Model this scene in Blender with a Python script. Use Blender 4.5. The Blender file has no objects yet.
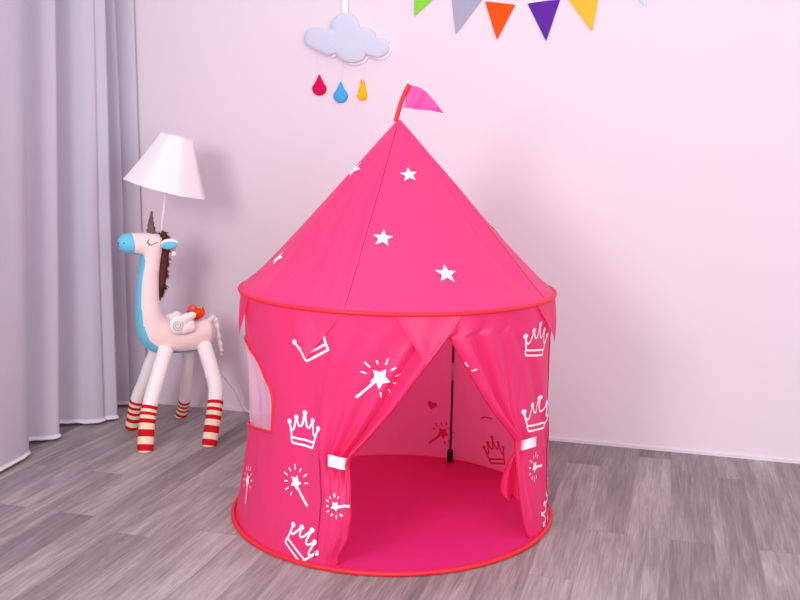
import bpy, math, random
from math import sin, cos, pi, radians as rad, degrees as deg
from mathutils import Vector, Matrix, noise
random.seed(7)
scene = bpy.context.scene
COL = scene.collection

# ------------------------------------------------------------------ camera model (metres)
H, D, PITCH, F, YAW, ROLL = 1.2039, 3.0542, .15985, 943.04, .0065, .010
A = rad(16.44)            # the room is turned this much against the line camera -> tent
WALL_Y = .913             # back wall
WALL_X = -1.74            # left wall
CAM = Vector((0, -D, H))

def ray(px, py):
    X, Y = px-400, py-300
    c, s = cos(ROLL), sin(ROLL); X, Y = c*X+s*Y, -s*X+c*Y
    u = -Y; cp, sp = cos(PITCH), sin(PITCH)
    y = F*cp+u*sp; z = -F*sp+u*cp
    c, s = cos(YAW), sin(YAW)
    return Vector((c*X+s*y, -s*X+c*y, z)).normalized()
def project(P):
    x, y, z = P[0], P[1]+D, P[2]-H
    c, s = cos(YAW), sin(YAW); x, y = c*x-s*y, s*x+c*y
    cp, sp = cos(PITCH), sin(PITCH)
    d = y*cp-z*sp; u = y*sp+z*cp
    X, Y = F*x/d, -F*u/d
    c, s = cos(ROLL), sin(ROLL)
    return 400+c*X-s*Y, 300+s*X+c*Y
def on_floor(px, py, z=0.):
    r = ray(px, py); return CAM+r*((z-H)/r.z)
def on_plane(px, py, P0, n):
    r = ray(px, py); return CAM+r*((P0-CAM).dot(n)/r.dot(n))
def at_depth(px, py, y): return on_plane(px, py, Vector((0, y, 0)), Vector((0, 1, 0)))
RM = Matrix.Rotation(A, 3, 'Z'); RI = RM.inverted()
def toR(P): return RM @ Vector(P)
def toL(P): return RI @ Vector(P)
def on_wall(px, py, off=0.):
    n = toL((0, 1, 0)); return on_plane(px, py, n*(WALL_Y-off), n)
WN = toL((0, -1, 0)); WX = toL((1, 0, 0))     # out of the wall, along the wall

# ------------------------------------------------------------------ materials
def newmat(name):
    m = bpy.data.materials.new(name); m.use_nodes = True
    nt = m.node_tree; nt.nodes.clear()
    return m, nt, nt.nodes, nt.links
def s2l(c):
    return tuple((x/255/12.92 if x/255 <= .04045 else ((x/255+.055)/1.055)**2.4) for x in c)+(1,)
def fabric(name, col, trans=0., rough=.6, spec=.3, bump=.1, bscale=60, sheer=0., tcol=None, var=0., sheen=0.):
    m, nt, N, L = newmat(name)
    out = N.new('ShaderNodeOutputMaterial'); p = N.new('ShaderNodeBsdfPrincipled')
    c = s2l(col); p.inputs['Base Color'].default_value = c
    p.inputs['Roughness'].default_value = rough; p.inputs['Specular IOR Level'].default_value = spec
    if sheen: p.inputs['Sheen Weight'].default_value = sheen
    tc = N.new('ShaderNodeTexCoord'); nz = N.new('ShaderNodeTexNoise')
    nz.inputs['Scale'].default_value = bscale; nz.inputs['Detail'].default_value = 4
    L.new(tc.outputs['Object'], nz.inputs['Vector'])
    if var:
        hs = N.new('ShaderNodeMixRGB'); hs.blend_type = 'MULTIPLY'; hs.inputs[0].default_value = 1
        rp = N.new('ShaderNodeValToRGB'); rp.color_ramp.elements[0].position = .3; rp.color_ramp.elements[1].position = .7
        rp.color_ramp.elements[0].color = (1-var,)*3+(1,); rp.color_ramp.elements[1].color = (1, 1, 1, 1)
        L.new(nz.outputs['Fac'], rp.inputs[0]); L.new(rp.outputs[0], hs.inputs[2]); hs.inputs[1].default_value = c
        L.new(hs.outputs[0], p.inputs['Base Color'])
    if bump:
        b = N.new('ShaderNodeBump'); b.inputs['Strength'].default_value = bump; b.inputs['Distance'].default_value = .004
        L.new(nz.outputs['Fac'], b.inputs['Height']); L.new(b.outputs[0], p.inputs['Normal'])
    last = p.outputs[0]
    if trans:
        t = N.new('ShaderNodeBsdfTranslucent'); t.inputs[0].default_value = s2l(tcol or col)
        mx = N.new('ShaderNodeMixShader'); mx.inputs[0].default_value = trans
        L.new(last, mx.inputs[1]); L.new(t.outputs[0], mx.inputs[2]); last = mx.outputs[0]
    if sheer:
        t = N.new('ShaderNodeBsdfTransparent')
        mx = N.new('ShaderNodeMixShader'); mx.inputs[0].default_value = sheer
        L.new(last, mx.inputs[1]); L.new(t.outputs[0], mx.inputs[2]); last = mx.outputs[0]
    L.new(last, out.inputs[0]); return m
PINK = (255, 62, 132)
M = {
 'cloth': fabric('pink_polyester', (252, 66, 140), .48, .38, .6, .55, 9, tcol=(255, 120, 170)),
 'roofcloth': fabric('pink_roof_polyester', (253, 66, 142), .40, .38, .6, .45, 8, tcol=(255, 120, 170)),
 'mat': fabric('pink_floor_cloth', (214, 42, 118), 0, .5, .35, .12, 12),
 'print': fabric('white_print', (250, 236, 246), 0, .5, .3, 0),
 'printshade': fabric('print_shade_from_inside', (215, 30, 85), .1, .6, .2, 0),  # painted shade where the prints block light coming through the cloth
 'red': fabric('red_binding', (232, 34, 52), 0, .5, .4, .1, 200),
 'redseam': fabric('red_seam_tape', (228, 28, 80), .2, .5, .4, 0),
 'darkseam': fabric('dark_seam', (150, 30, 80), 0, .6, .3, 0),
 'strap': fabric('white_strap', (250, 225, 240), 0, .6, .2, .1, 300),
 'flag': fabric('light_pink_flag_cloth', (255, 95, 175), .35, .5, .3, .1, 60, tcol=(255, 110, 190)),
 'mesh': fabric('sheer_white_mesh', (240, 215, 240), .3, .7, .1, 0, sheer=.35),
 'black': fabric('black_plastic', (18, 14, 18), 0, .4, .4, 0),
 'steel': fabric('grey_metal_joint', (190, 150, 165), 0, .3, .6, 0),
 'plush': fabric('pale_pink_plush', (250, 226, 223), 0, .9, .1, .25, 220, sheen=.2),
 'plushw': fabric('white_plush', (250, 243, 243), 0, .9, .1, .25, 220, sheen=.2),
 'blue': fabric('sky_blue_plush', (112, 200, 232), 0, .9, .1, .25, 220, sheen=.2),
 'brown': fabric('brown_fur', (112, 70, 64), 0, .95, .05, .6, 300, var=.5),
 'horn': fabric('grey_brown_horn_fabric', (132, 112, 108), 0, .95, .05, .6, 250, var=.45),
 'sockr': fabric('red_knit', (205, 28, 36), 0, .9, .1, .4, 400),
 'sockc': fabric('cream_knit', (250, 228, 200), 0, .9, .1, .4, 400),
 'stitch': fabric('dark_thread', (50, 50, 62), 0, .8, .1, 0),
 'spiral': fabric('grey_thread', (168, 172, 190), 0, .8, .1, 0),
 'yarn': fabric('white_yarn', (246, 232, 232), 0, .95, .05, .6, 250),
 'shade': fabric('white_shade_linen', (252, 246, 250), .2, .8, .1, .08, 250),
 'plastic': fabric('white_plastic', (248, 240, 246), 0, .35, .4, 0),
 'orange': fabric('orange_felt', (245, 80, 25), 0, .9, .1, .3, 250),
 'coral': fabric('coral_felt', (235, 88, 74), 0, .9, .1, .3, 250),
 'dkred': fabric('dark_red_felt', (190, 30, 25), 0, .9, .1, .3, 250),
 'greyfelt': fabric('pale_blue_grey_felt', (212, 214, 234), 0, .95, .05, .35, 250, var=.05),
 'whitefelt': fabric('white_felt', (250, 240, 250), 0, .95, .05, .2, 250),
 'f_crim': fabric('crimson_felt', (214, 18, 84), 0, .9, .1, .3, 250),
 'f_blue': fabric('blue_felt', (78, 168, 228), 0, .9, .1, .3, 250),
 'f_yel': fabric('yellow_felt', (250, 190, 30), 0, .9, .1, .3, 250),
 'b_green': fabric('green_felt', (140, 215, 70), 0, .9, .1, .3, 200),
 'b_grey': fabric('grey_felt', (168, 168, 192), 0, .9, .1, .3, 200),
 'b_or': fabric('orange_red_felt', (252, 84, 28), 0, .9, .1, .3, 200),
 'b_pur': fabric('purple_felt', (98, 46, 158), 0, .9, .1, .3, 200),
 'b_yel': fabric('golden_yellow_felt', (252, 188, 62), 0, .9, .1, .3, 200),
 'b_pale': fabric('pale_blue_felt', (205, 225, 240), 0, .9, .1, .3, 200),
 'tagp': fabric('pink_label', (214, 150, 180), 0, .8, .1, 0),
 'curtain': fabric('lavender_grey_curtain', (214, 208, 222), .22, .8, .15, .06, 120, tcol=(214, 205, 220)),
 'hem': fabric('white_curtain_hem', (240, 232, 240), .1, .9, .1, .3, 250),
 'skirting': fabric('pale_skirting', (228, 216, 228), 0, .5, .3, 0),
}

def wall_mat():
    m, nt, N, L = newmat('pink_white_wall_paint')
    out = N.new('ShaderNodeOutputMaterial'); p = N.new('ShaderNodeBsdfPrincipled')
    p.inputs['Roughness'].default_value = .75; p.inputs['Specular IOR Level'].default_value = .2
    tc = N.new('ShaderNodeTexCoord'); nz = N.new('ShaderNodeTexNoise'); nz.inputs['Scale'].default_value = 1.2
    L.new(tc.outputs['Object'], nz.inputs['Vector'])
    r = N.new('ShaderNodeValToRGB'); r.color_ramp.elements[0].color = s2l((230, 214, 224)); r.color_ramp.elements[1].color = s2l((233, 218, 229))
    L.new(nz.outputs['Fac'], r.inputs[0]); L.new(r.outputs[0], p.inputs['Base Color'])
    n2 = N.new('ShaderNodeTexNoise'); n2.inputs['Scale'].default_value = 90; L.new(tc.outputs['Object'], n2.inputs['Vector'])
    b = N.new('ShaderNodeBump'); b.inputs['Strength'].default_value = .05; b.inputs['Distance'].default_value = .002
    L.new(n2.outputs['Fac'], b.inputs['Height']); L.new(b.outputs[0], p.inputs['Normal'])
    L.new(p.outputs[0], out.inputs[0]); return m
M['wall'] = wall_mat()

def floor_mat():
    m, nt, N, L = newmat('grey_wood_plank_floor')
    out = N.new('ShaderNodeOutputMaterial'); p = N.new('ShaderNodeBsdfPrincipled')
    p.inputs['Specular IOR Level'].default_value = .3
    tc = N.new('ShaderNodeTexCoord')
    sw = N.new('ShaderNodeSeparateXYZ'); L.new(tc.outputs['Object'], sw.inputs[0])
    cb = N.new('ShaderNodeCombineXYZ'); L.new(sw.outputs['Y'], cb.inputs['X']); L.new(sw.outputs['X'], cb.inputs['Y'])
    br = N.new('ShaderNodeTexBrick'); br.offset = .37; br.offset_frequency = 2; br.squash = 1.25; br.squash_frequency = 3
    br.inputs['Scale'].default_value = 1; br.inputs['Brick Width'].default_value = 1.02; br.inputs['Row Height'].default_value = .130
    br.inputs['Mortar Size'].default_value = .0007; br.inputs['Mortar Smooth'].default_value = .1; br.inputs['Bias'].default_value = -.05
    br.inputs['Color1'].default_value = (0, 0, 0, 1); br.inputs['Color2'].default_value = (1, 1, 1, 1); br.inputs['Mortar'].default_value = (.15, .15, .15, 1)
    L.new(cb.outputs[0], br.inputs['Vector'])
    # per-plank shift of the grain
    sh = N.new('ShaderNodeVectorMath'); sh.operation = 'MULTIPLY_ADD'
    L.new(br.outputs['Color'], sh.inputs[0]); sh.inputs[1].default_value = (7, 3, 5); L.new(cb.outputs[0], sh.inputs[2])
    def grain(sx, sy, detail, dist, rough=.6):
        mp = N.new('ShaderNodeMapping'); mp.inputs['Scale'].default_value = (sx, sy, 1); L.new(sh.outputs[0], mp.inputs[0])
        n = N.new('ShaderNodeTexNoise'); n.inputs['Scale'].default_value = 1; n.inputs['Detail'].default_value = detail
        n.inputs['Distortion'].default_value = dist; n.inputs['Roughness'].default_value = rough
        L.new(mp.outputs[0], n.inputs['Vector']); return n
    g1 = grain(2.2, 26, 6, .9); g2 = grain(7, 150, 5, .3, .7); g3 = grain(1.4, 4, 2, .4); g4 = grain(3.2, 48, 7, 2.6, .65)
    def mth(op, a, b):
        n = N.new('ShaderNodeMath'); n.operation = op
        for i, q in enumerate((a, b)):
            if isinstance(q, (int, float)): n.inputs[i].default_value = q
            else: L.new(q, n.inputs[i])
        return n.outputs[0]
    v = mth('ADD', mth('MULTIPLY', g1.outputs['Fac'], .34), mth('MULTIPLY', g2.outputs['Fac'], .30)); v = mth('ADD', v, mth('MULTIPLY', g4.outputs['Fac'], .22))
    v = mth('ADD', v, mth('MULTIPLY', g3.outputs['Fac'], .22))
    v = mth('ADD', v, mth('MULTIPLY', br.outputs['Color'], .13))
    r = N.new('ShaderNodeValToRGB'); e = r.color_ramp.elements
    e[0].position = .42; e[0].color = s2l((104, 92, 96)); e[1].position = .74; e[1].color = s2l((184, 173, 173))
    x = e.new(.58); x.color = s2l((144, 131, 133))
    L.new(v, r.inputs[0])
    mx = N.new('ShaderNodeMixRGB'); mx.inputs[2].default_value = s2l((120, 106, 110)); L.new(r.outputs[0], mx.inputs[1])
    L.new(mth('MULTIPLY', br.outputs['Fac'], .5), mx.inputs[0])
    L.new(mx.outputs[0], p.inputs['Base Color'])
    L.new(mth('ADD', mth('MULTIPLY', g2.outputs['Fac'], .2), .42), p.inputs['Roughness'])
    b = N.new('ShaderNodeBump'); b.inputs['Strength'].default_value = .12; b.inputs['Distance'].default_value = .002
    L.new(g2.outputs['Fac'], b.inputs['Height']); L.new(b.outputs[0], p.inputs['Normal'])
    L.new(p.outputs[0], out.inputs[0]); return m
M['floor'] = floor_mat()

# ------------------------------------------------------------------ object helpers (mesh data in the tent-facing frame unless room=True)
class MB:
    def __init__(s): s.v = []; s.f = []; s.m = []
    def add(s, vs, fs, mi=0):
        o = len(s.v); s.v += [Vector(q) for q in vs]; s.f += [tuple(o+i for i in f) for f in fs]; s.m += [mi]*len(fs)
    def grid(s, rows, closed=False, mi=0, keep=None, cap=False):
        nr, nc = len(rows), len(rows[0]); vs = [p for r in rows for p in r]; fs = []; ms = []
        for i in range(nr-1):
            for j in range(nc if closed else nc-1):
                j2 = (j+1) % nc
                if keep and not keep(i, j): continue
                fs.append((i*nc+j, i*nc+j2, (i+1)*nc+j2, (i+1)*nc+j)); ms.append(mi(i, j) if callable(mi) else mi)
        if cap:
            fs.append(tuple(range(nc))[::-1]); ms.append(ms[0]); fs.append(tuple((nr-1)*nc+k for k in range(nc))); ms.append(ms[-2])
        o = len(s.v); s.v += [Vector(q) for q in vs]; s.f += [tuple(o+i for i in f) for f in fs]; s.m += ms
    def tube(s, pts, r, n=8, closed=False, mi=0):
        pts = [Vector(p) for p in pts]; rows = []; N = len(pts)
        up = None
        for i, p in enumerate(pts):
            t = (pts[(i+1) % N]-pts[i-1]) if (closed or 0 < i < N-1) else (pts[1]-pts[0] if i == 0 else pts[-1]-pts[-2])
            t = t.normalized()
            if up is None:
                up = Vector((0, 0, 1)) if abs(t.z) < .9 else Vector((1, 0, 0))
            a = (up-t*up.dot(t)).normalized(); up = a; b = t.cross(a)
            rr = r(i/(N-1)) if callable(r) else r
            rows.append([p+(a*cos(2*pi*k/n)+b*sin(2*pi*k/n))*rr for k in range(n)])
        if closed: rows.append(rows[0])
        s.grid(rows, closed=True, mi=mi, cap=not closed)
    def ellipsoid(s, c, ax, ay, az, n=16, m=10, mi=0, nz=0.):
        rows = []
        for i in range(m+1):
            th = max(.02, min(pi-.02, pi*i/m)); row = []
            for k in range(n):
                d = ax*(sin(th)*cos(2*pi*k/n))+ay*(sin(th)*sin(2*pi*k/n))+az*cos(th)
                if nz: d = d*(1+nz*noise.noise((c+d)*90))
                row.append(c+d)
            rows.append(row)
        s.grid(rows, closed=True, mi=mi, cap=True)
def obj(name, mb, mats, parent=None, root=None, smooth=True, room=False, base=None):
    """links the mesh as ONE object; vertices are stored relative to the thing's base"""
    me = bpy.data.meshes.new(name)
    W = [v if room else toR(v) for v in mb.v]
    rt = root if root is not None else parent
    if rt is not None: o0 = Vector(rt['_base'])
    elif base is not None: o0 = base if room else toR(base)
    else:
        n = len(W); o0 = Vector((sum(v.x for v in W)/n, sum(v.y for v in W)/n, min(v.z for v in W)))
    me.from_pydata([tuple(v-o0) for v in W], [], mb.f)
    for mm in (mats if isinstance(mats, (list, tuple)) else [mats]): me.materials.append(M[mm])
    me.polygons.foreach_set('material_index', mb.m)
    me.polygons.foreach_set('use_smooth', [smooth]*len(mb.f)); me.update()
    o = bpy.data.objects.new(name, me); COL.objects.link(o)
    if parent is not None: o.parent = parent; o['_base'] = tuple(o0)
    else: o.location = o0; o['_base'] = tuple(o0)
    return o
def tag(o, label=None, cat=None, group=None, kind=None):
    if label: o['label'] = label
    if cat: o['category'] = cat
    if group: o['group'] = group
    if kind: o['kind'] = kind
    return o
def thing(name, label, cat, base, group=None, room=False):
    o = bpy.data.objects.new(name, None); COL.objects.link(o); o.empty_display_size = .1
    o.location = base if room else toR(base); o['_base'] = tuple(o.location)
    return tag(o, label, cat, group)
def crom(P, n=8, closed=False):
    P = [Vector(p) for p in P]; out = []; N = len(P)
    for i in range(N if closed else N-1):
        g = (lambda k: P[k % N]) if closed else (lambda k: P[max(0, min(N-1, k))])
        a, b, c, d = g(i-1), g(i), g(i+1), g(i+2)
        for k in range(n):
            t = k/n
            out.append(.5*((2*b)+(c-a)*t+(2*a-5*b+4*c-d)*t*t+(3*b-a-3*c+d)*t**3))
    if not closed: out.append(P[-1])
    return out
def lerp(a, b, t): return a+(b-a)*t
def table(T, x):
    T = sorted(T)
    if x <= T[0][0]: return T[0][1]
    for (a, p), (b, q) in zip(T, T[1:]):
        if x <= b: return p+(q-p)*(x-a)/(b-a)
    return T[-1][1]
def sm(a, b, x):
    t = max(0, min(1, (x-a)/(b-a))); return t*t*(3-2*t)

# ------------------------------------------------------------------ the room
def box(x0, x1, y0, y1, z0, z1):
    mb = MB(); vs = [(x, y, z) for x in (x0, x1) for y in (y0, y1) for z in (z0, z1)]
    mb.add(vs, [(0, 1, 3, 2), (4, 6, 7, 5), (0, 4, 5, 1), (2, 3, 7, 6), (0, 2, 6, 4), (1, 5, 7, 3)]); return mb
def struct(name, mb, mat):
    o = obj(name, mb, mat, smooth=False, room=True, base=Vector((0, 0, 0))); tag(o, kind='structure'); return o
struct('floor', box(WALL_X-.1, 3.6, -4.2, WALL_Y+.1, -.1, 0), 'floor')
struct('wall_back', box(WALL_X-.1, 3.6, WALL_Y, WALL_Y+.1, 0, 2.75), 'wall')
struct('wall_left', box(WALL_X-.1, WALL_X, -4.2, WALL_Y, 0, 2.75), 'wall')
struct('baseboard_back', box(WALL_X, 3.6, WALL_Y-.007, WALL_Y, 0, .012), 'skirting')

# ------------------------------------------------------------------ curtain
t = thing('curtain', 'floor-length pale lavender grey curtain in deep pleats along the left wall', 'curtain', Vector((-1.53, -.2, .0)), room=True)
plan = [(-1.50, -1.9), (-1.56, -1.7), (-1.47, -1.45), (-1.56, -1.2), (-1.46, -1.0), (-1.55, -.75), (-1.47, -.52), (-1.54, -.36), (-1.475, -.20), (-1.468, -.05), (-1.50, .06), (-1.56, .10),
        (-1.60, .19), (-1.545, .235), (-1.522, .29), (-1.60, .34), (-1.635, .43), (-1.58, .47), (-1.50, .495), (-1.478, .535), (-1.49, .555), (-1.462, .575), (-1.447, .60), (-1.50, .65), (-1.585, .70), (-1.575, .78),
        (-1.535, .80), (-1.525, .82), (-1.565, .845), (-1.52, .865), (-1.478, .885), (-1.475, .897)]
pl = crom([(x, y, 0) for x, y in plan], 9)
rows = []; nz_ = 70; hemrows = []
for k in range(nz_+1):
    z = .022+2.6*(k/nz_); row = []
    for i, p in enumerate(pl):
        s = i*.09; damp = 1 if p.y < .84 else .2
        amp = .0075*(.6+.4*sin(z*1.1+s*.3))*damp
        dx = amp*sin(s*2.4+.55*z)+.010*damp*noise.noise(Vector((p.y*6, z*.9, 3)))
        row.append(Vector((p.x+dx, p.y+.006*damp*noise.noise(Vector((p.y*5+9, z*.8, 1))), z)))
    rows.append(row)
rows = [[Vector((v.x, min(v.y+.07*v.z*max(0, min(1, (.75-v.y)/.5)), .905), v.z)) for v in r] for r in rows]
mb = MB(); mb.grid(rows); obj('drape', mb, 'curtain', t, room=True)
mb = MB(); n = len(rows[0]); hr = []
for zz in (.013, .018, .026, .030):
    hr.append([Vector((v.x+.002, v.y, zz+.003*noise.noise(v*30))) for v in rows[0]])
mb.grid(hr)
mb.tube([Vector((v.x+.002, min(v.y, .902), .017+.003*noise.noise(v*30))) for v in rows[0]], .0055, 6)
h = obj('hem', mb, 'hem', t, room=True); h['label'] = 'white frayed hem'

# ------------------------------------------------------------------ tent surfaces
RB, RH, ZH, ZA, TILT, SX = .532, .505, .7533, 1.292, .0075, .0114
POLES = (-27, 75, 153.5, 230)
def warp(x, y, z): 
    k = min(1, z/ZH); return Vector((x+SX*k, y, z-TILT*x/RH*RH*k))
def cyl(r, az, z): return warp(r*sin(rad(az)), -r*cos(rad(az)), z)
def pole_near(az):
    d = min(abs((az-p+180) % 360-180) for p in POLES); return sm(4, 38, d)
def wallr(az, z):
    k = z/ZH; r = lerp(RB-.006, RH, k)
    pull = max(0, sin(pi*max(0, min(1, k))))**.9*(.010+.028*pole_near(az))
    f = .0035*noise.noise(Vector((az*.055, z*2.6+az*.03, 5)))+.0022*noise.noise(Vector((az*.16-z*4, z*5, 1)))
    f += .0022*sin(az*.33)*sm(.35, .75, z)*noise.noise(Vector((az*.03, 0, 8)))
    f += .0035*math.exp(-((az+62+(z-.3)*70)/5)**2)*sm(.1,.25,z)+.003*math.exp(-((az+44-(z-.35)*55)/4)**2)-.003*math.exp(-((az+36-(z-.25)*40)/3)**2)+.003*math.exp(-((az-64+(z-.5)*60)/4)**2)-.003*math.exp(-((az-57+(z-.5)*70)/3)**2)
    return r-pull+f*max(0, sin(pi*min(1, max(0, k))))**.5*1.6
def cyl_hit(px, py, rr=None):
    """azimuth and height where the sight line first meets the tent wall"""
    r = ray(px, py); lo = None; t_ = 2.0
    while t_ < 4.2:
        P = CAM+r*t_; z = P.z; x = P.x-SX*min(1, max(0, z)/ZH)
        R = (rr or (lerp(RB, RH, max(0, z)/ZH)-.012*sin(pi*min(1, max(0, z/ZH)))))
        if math.hypot(x, P.y) < R: break
        t_ += .002
    return deg(math.atan2(x, -P.y)), P.z
def aztab(pts): return [(z, a) for a, z in (cyl_hit(*q) for q in pts)]
SEAM_L = aztab([(336, 322), (329, 360), (322, 400), (319, 455), (321, 500), (317, 540), (313, 562)])
EDGE_L = aztab([(449, 337), (430, 363), (395, 410), (368, 440), (351, 457), (347, 466), (350, 485), (352, 515), (347, 540), (334, 562)])
EDGE_R = aztab([(450, 337), (468, 368), (484, 393), (500, 416), (514, 433), (520, 442), (521, 455), (522, 475), (525, 500), (531, 525), (537, 541)])
Z_APEX = max(z for z, a in EDGE_L); Z_TIE = cyl_hit(338, 463)[1]; Z_TIER = cyl_hit(527, 444)[1]
EDGE_L.append((Z_APEX+.012, 19.5)); EDGE_R.append((Z_APEX+.012, 19.5)); EDGE_L.append((.76, 19.5)); EDGE_R.append((.76, 19.5))
SEAM_R = 75

tent = thing('play_tent', 'bright pink castle play tent with pointed roof and tied-back door', 'tent', Vector((0, 0, 0)))

# prints: 2D shapes made of dense strokes and fans, laid on a surface
def stroke(pts, w, step=.004, closed=False):
    P = [Vector((x, y)) for x, y in pts]
    if closed: P.append(P[0])
    Q = []
    for a, b in zip(P, P[1:]):
        n = max(1, int((b-a).length/step)); Q += [a.lerp(b, k/n) for k in range(n)]
    Q.append(P[-1]); vs = []; fs = []
    for i, q in enumerate(Q):
        t_ = Q[min(i+1, len(Q)-1)]-Q[max(i-1, 0)]; t_ = t_.normalized() if t_.length else Vector((1, 0)); nn = Vector((-t_.y, t_.x))*w/2
        vs += [q+nn, q-nn]
        if i: fs.append((2*i-2, 2*i-1, 2*i+1, 2*i))
    return vs, fs
def fan(outl, c=(0, 0), rings=3):
    c = Vector(c); n = len(outl); vs = [c]; fs = []
    for r in range(1, rings+1): vs += [c.lerp(Vector(o), r/rings) for o in outl]
    for k in range(n): fs.append((0, 1+k, 1+(k+1) % n))
    for r in range(rings-1):
        for k in range(n):
            a = 1+r*n; b = a+n; fs.append((a+k, b+k, b+(k+1) % n, a+(k+1) % n))
    return vs, fs
def disc(c, r): return fan([(c[0]+r*cos(k*pi/6), c[1]+r*sin(k*pi/6)) for k in range(12)], c, 1)
def star(c, r, inner=.45, rot=90):
    o = []
    for k in range(10):
        q = r if k % 2 == 0 else r*inner; a = rad(rot+36*k); o.append((c[0]+q*cos(a), c[1]+q*sin(a)))
    o2 = []
    for a, b in zip(o, o[1:]+o[:1]): o2 += [a, ((a[0]+b[0])/2, (a[1]+b[1])/2)]
    return fan(o2, c, 3)
def crown(s, w=.0058, sx=1.0):
    pk = [(-.5, .10), (-.27, .27), (0, .46), (.27, .27), (.5, .10)]
    z = [(-.38, -.34), pk[0]]
    for (a, b), (c, d) in zip(pk, pk[1:]):
        v = min(b, d)-.24
        z += [(lerp(a, c, .22), v+.09), (lerp(a, c, .38), v+.01), (lerp(a, c, .62), v+.01), (lerp(a, c, .78), v+.09), (c, d)]
    z.append((.38, -.34)); q = lambda a, b: (a*s*sx, b*s)
    z = [q(a, b) for a, b in z]
    sh = [stroke(z, w), stroke([q(-.40, -.34), q(.40, -.34)], w), stroke([q(-.36, -.50), q(.36, -.50), q(.38, -.34)], w), stroke([q(-.36, -.50), q(-.40, -.34)], w)]
    for a, b in pk: sh.append(fan([(a*s*sx+.075*s*sx**.7*cos(k*pi/6), b*s+.075*s*sin(k*pi/6)) for k in range(12)], q(a, b), 1))
    return sh
def wand(s, ang, w=.0075, sr=.26, raywid=.0042):
    a = rad(ang); sh = [star((0, 0), sr*s, .55, ang+90+36), stroke([(.12*s*cos(a), .12*s*sin(a)), (.86*s*cos(a), .86*s*sin(a))], w)]
    for k in range(9):
        b = a+rad(60+30*k); 
        if k in (4,): pass
        r0, r1 = (.40, .58) if k % 2 else (.38, .52)
        sh.append(stroke([(r0*s*cos(b), r0*s*sin(b)), (r1*s*cos(b), r1*s*sin(b))], raywid))
    return sh
def heart(s):
    o = [(s*.06*16*sin(t_)**3/1.0, s*.06*(13*cos(t_)-5*cos(2*t_)-2*cos(3*t_)-cos(4*t_))) for t_ in [2*pi*k/28 for k in range(28)]]
    return [fan(o, (0, 0), 3)]
def locate(S, px, py, ur, vr):
    best = None
    for lvl in range(4):
        nn = 44 if lvl == 0 else 10; c = []
        for i in range(nn+1):
            for j in range(nn+1):
                u = lerp(ur[0], ur[1], i/nn); v = lerp(vr[0], vr[1], j/nn); q = project(S(u, v))
                c.append(((q[0]-px)**2+(q[1]-py)**2, u, v))
        best = min(c); du = (ur[1]-ur[0])/nn*1.5; dv = (vr[1]-vr[0])/nn*1.5
        ur = (best[1]-du, best[1]+du); vr = (best[2]-dv, best[2]+dv)
    return best[1], best[2]
def lay(mb, S, u0, v0, shapes, rot=0, mi=1, side=1, off=.0016, hu=1.5, hv=.015):
    """lay 2D shapes (metres) on surface S around (u0,v0); side=+1 outside of the tent"""
    Su = (S(u0+hu, v0)-S(u0-hu, v0))/(2*hu); Sv = (S(u0, v0+hv)-S(u0, v0-hv))/(2*hv)
    P0 = S(u0, v0); n = Su.cross(Sv).normalized()
    if n.dot(Vector((P0.x, P0.y, 0))) < 0: n = -n
    e2 = (Vector((0, 0, 1))-n*n.z).normalized(); e1 = e2.cross(n)*(1 if True else -1)
    if side < 0: e1 = -e1
    G = Matrix(((Su.dot(Su), Su.dot(Sv)), (Su.dot(Sv), Sv.dot(Sv)))).inverted()
    cr, sr = cos(rad(rot)), sin(rad(rot))
    for vs, fs in shapes:
        out = []
        for q in vs:
            a, b = q[0]*cr-q[1]*sr, q[0]*sr+q[1]*cr; d = e1*a+e2*b
            uv = G @ Vector((Su.dot(d), Sv.dot(d))); u, v = u0+uv[0], v0+uv[1]
            P = S(u, v); a1 = S(u+.3, v)-S(u-.3, v); a2 = S(u, v+.002)-S(u, v-.002); nn = a1.cross(a2)
            nn = nn.normalized() if nn.length > 1e-12 else n
            if nn.dot(n) < 0: nn = -nn
            out.append(P+nn*off*side)
        mb.add(out, fs, mi)

# ---- fixed wall panels
def S_wall(az, z): return cyl(wallr(az, z), az, z)
WIN_C, WIN_W = -86, 38.5
WZ0 = cyl_hit(275, 436)[1]; WZ1 = .592
def wbot(az): return WZ0-.058*(WIN_C+WIN_W-az)/38
def wz(az, k): return lerp(wbot(az), WZ1, k)
def in_window(az, z, grow=0):
    hw = WIN_W*(1+grow); k = (z-wbot(az))/(WZ1-wbot(az))
    if k < -grow*.3 or k > 1+grow*.1: return False
    w = hw if k < .38 else hw*math.sqrt(max(0, 1-((k-.38)/.62)**2))**1.15
    return abs(az-WIN_C) < w
def panel(name, a0, a1, label, prints=(), inner=(), window=False, seamtab=None):
    nu, nv = 130, 150; rows = []
    for j in range(nv+1):
        z = .006+(ZH-.006)*j/nv; end = table(SEAM_L, z) if seamtab else a1
        rows.append([S_wall(lerp(a0, end, i/nu), z) for i in range(nu+1)])
    def keep(j, i):
        if not window: return True
        z = .006+(ZH-.006)*(j+.5)/nv; end = table(SEAM_L, z) if seamtab else a1
        return not in_window(lerp(a0, end, (i+.5)/nu), z)
    mb = MB(); mb.grid(rows, keep=keep)
    for (px, py, shp, rot) in prints:
        u, v = locate(S_wall, px, py, (max(a0, -98), min(a1, 98)), (.02, .74)); lay(mb, S_wall, u, v, shp, rot)
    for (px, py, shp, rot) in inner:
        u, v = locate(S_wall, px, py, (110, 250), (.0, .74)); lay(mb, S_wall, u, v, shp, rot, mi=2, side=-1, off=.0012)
    o = obj(name, mb, ['cloth', 'print', 'printshade'], tent); o['label'] = label; return o
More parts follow.
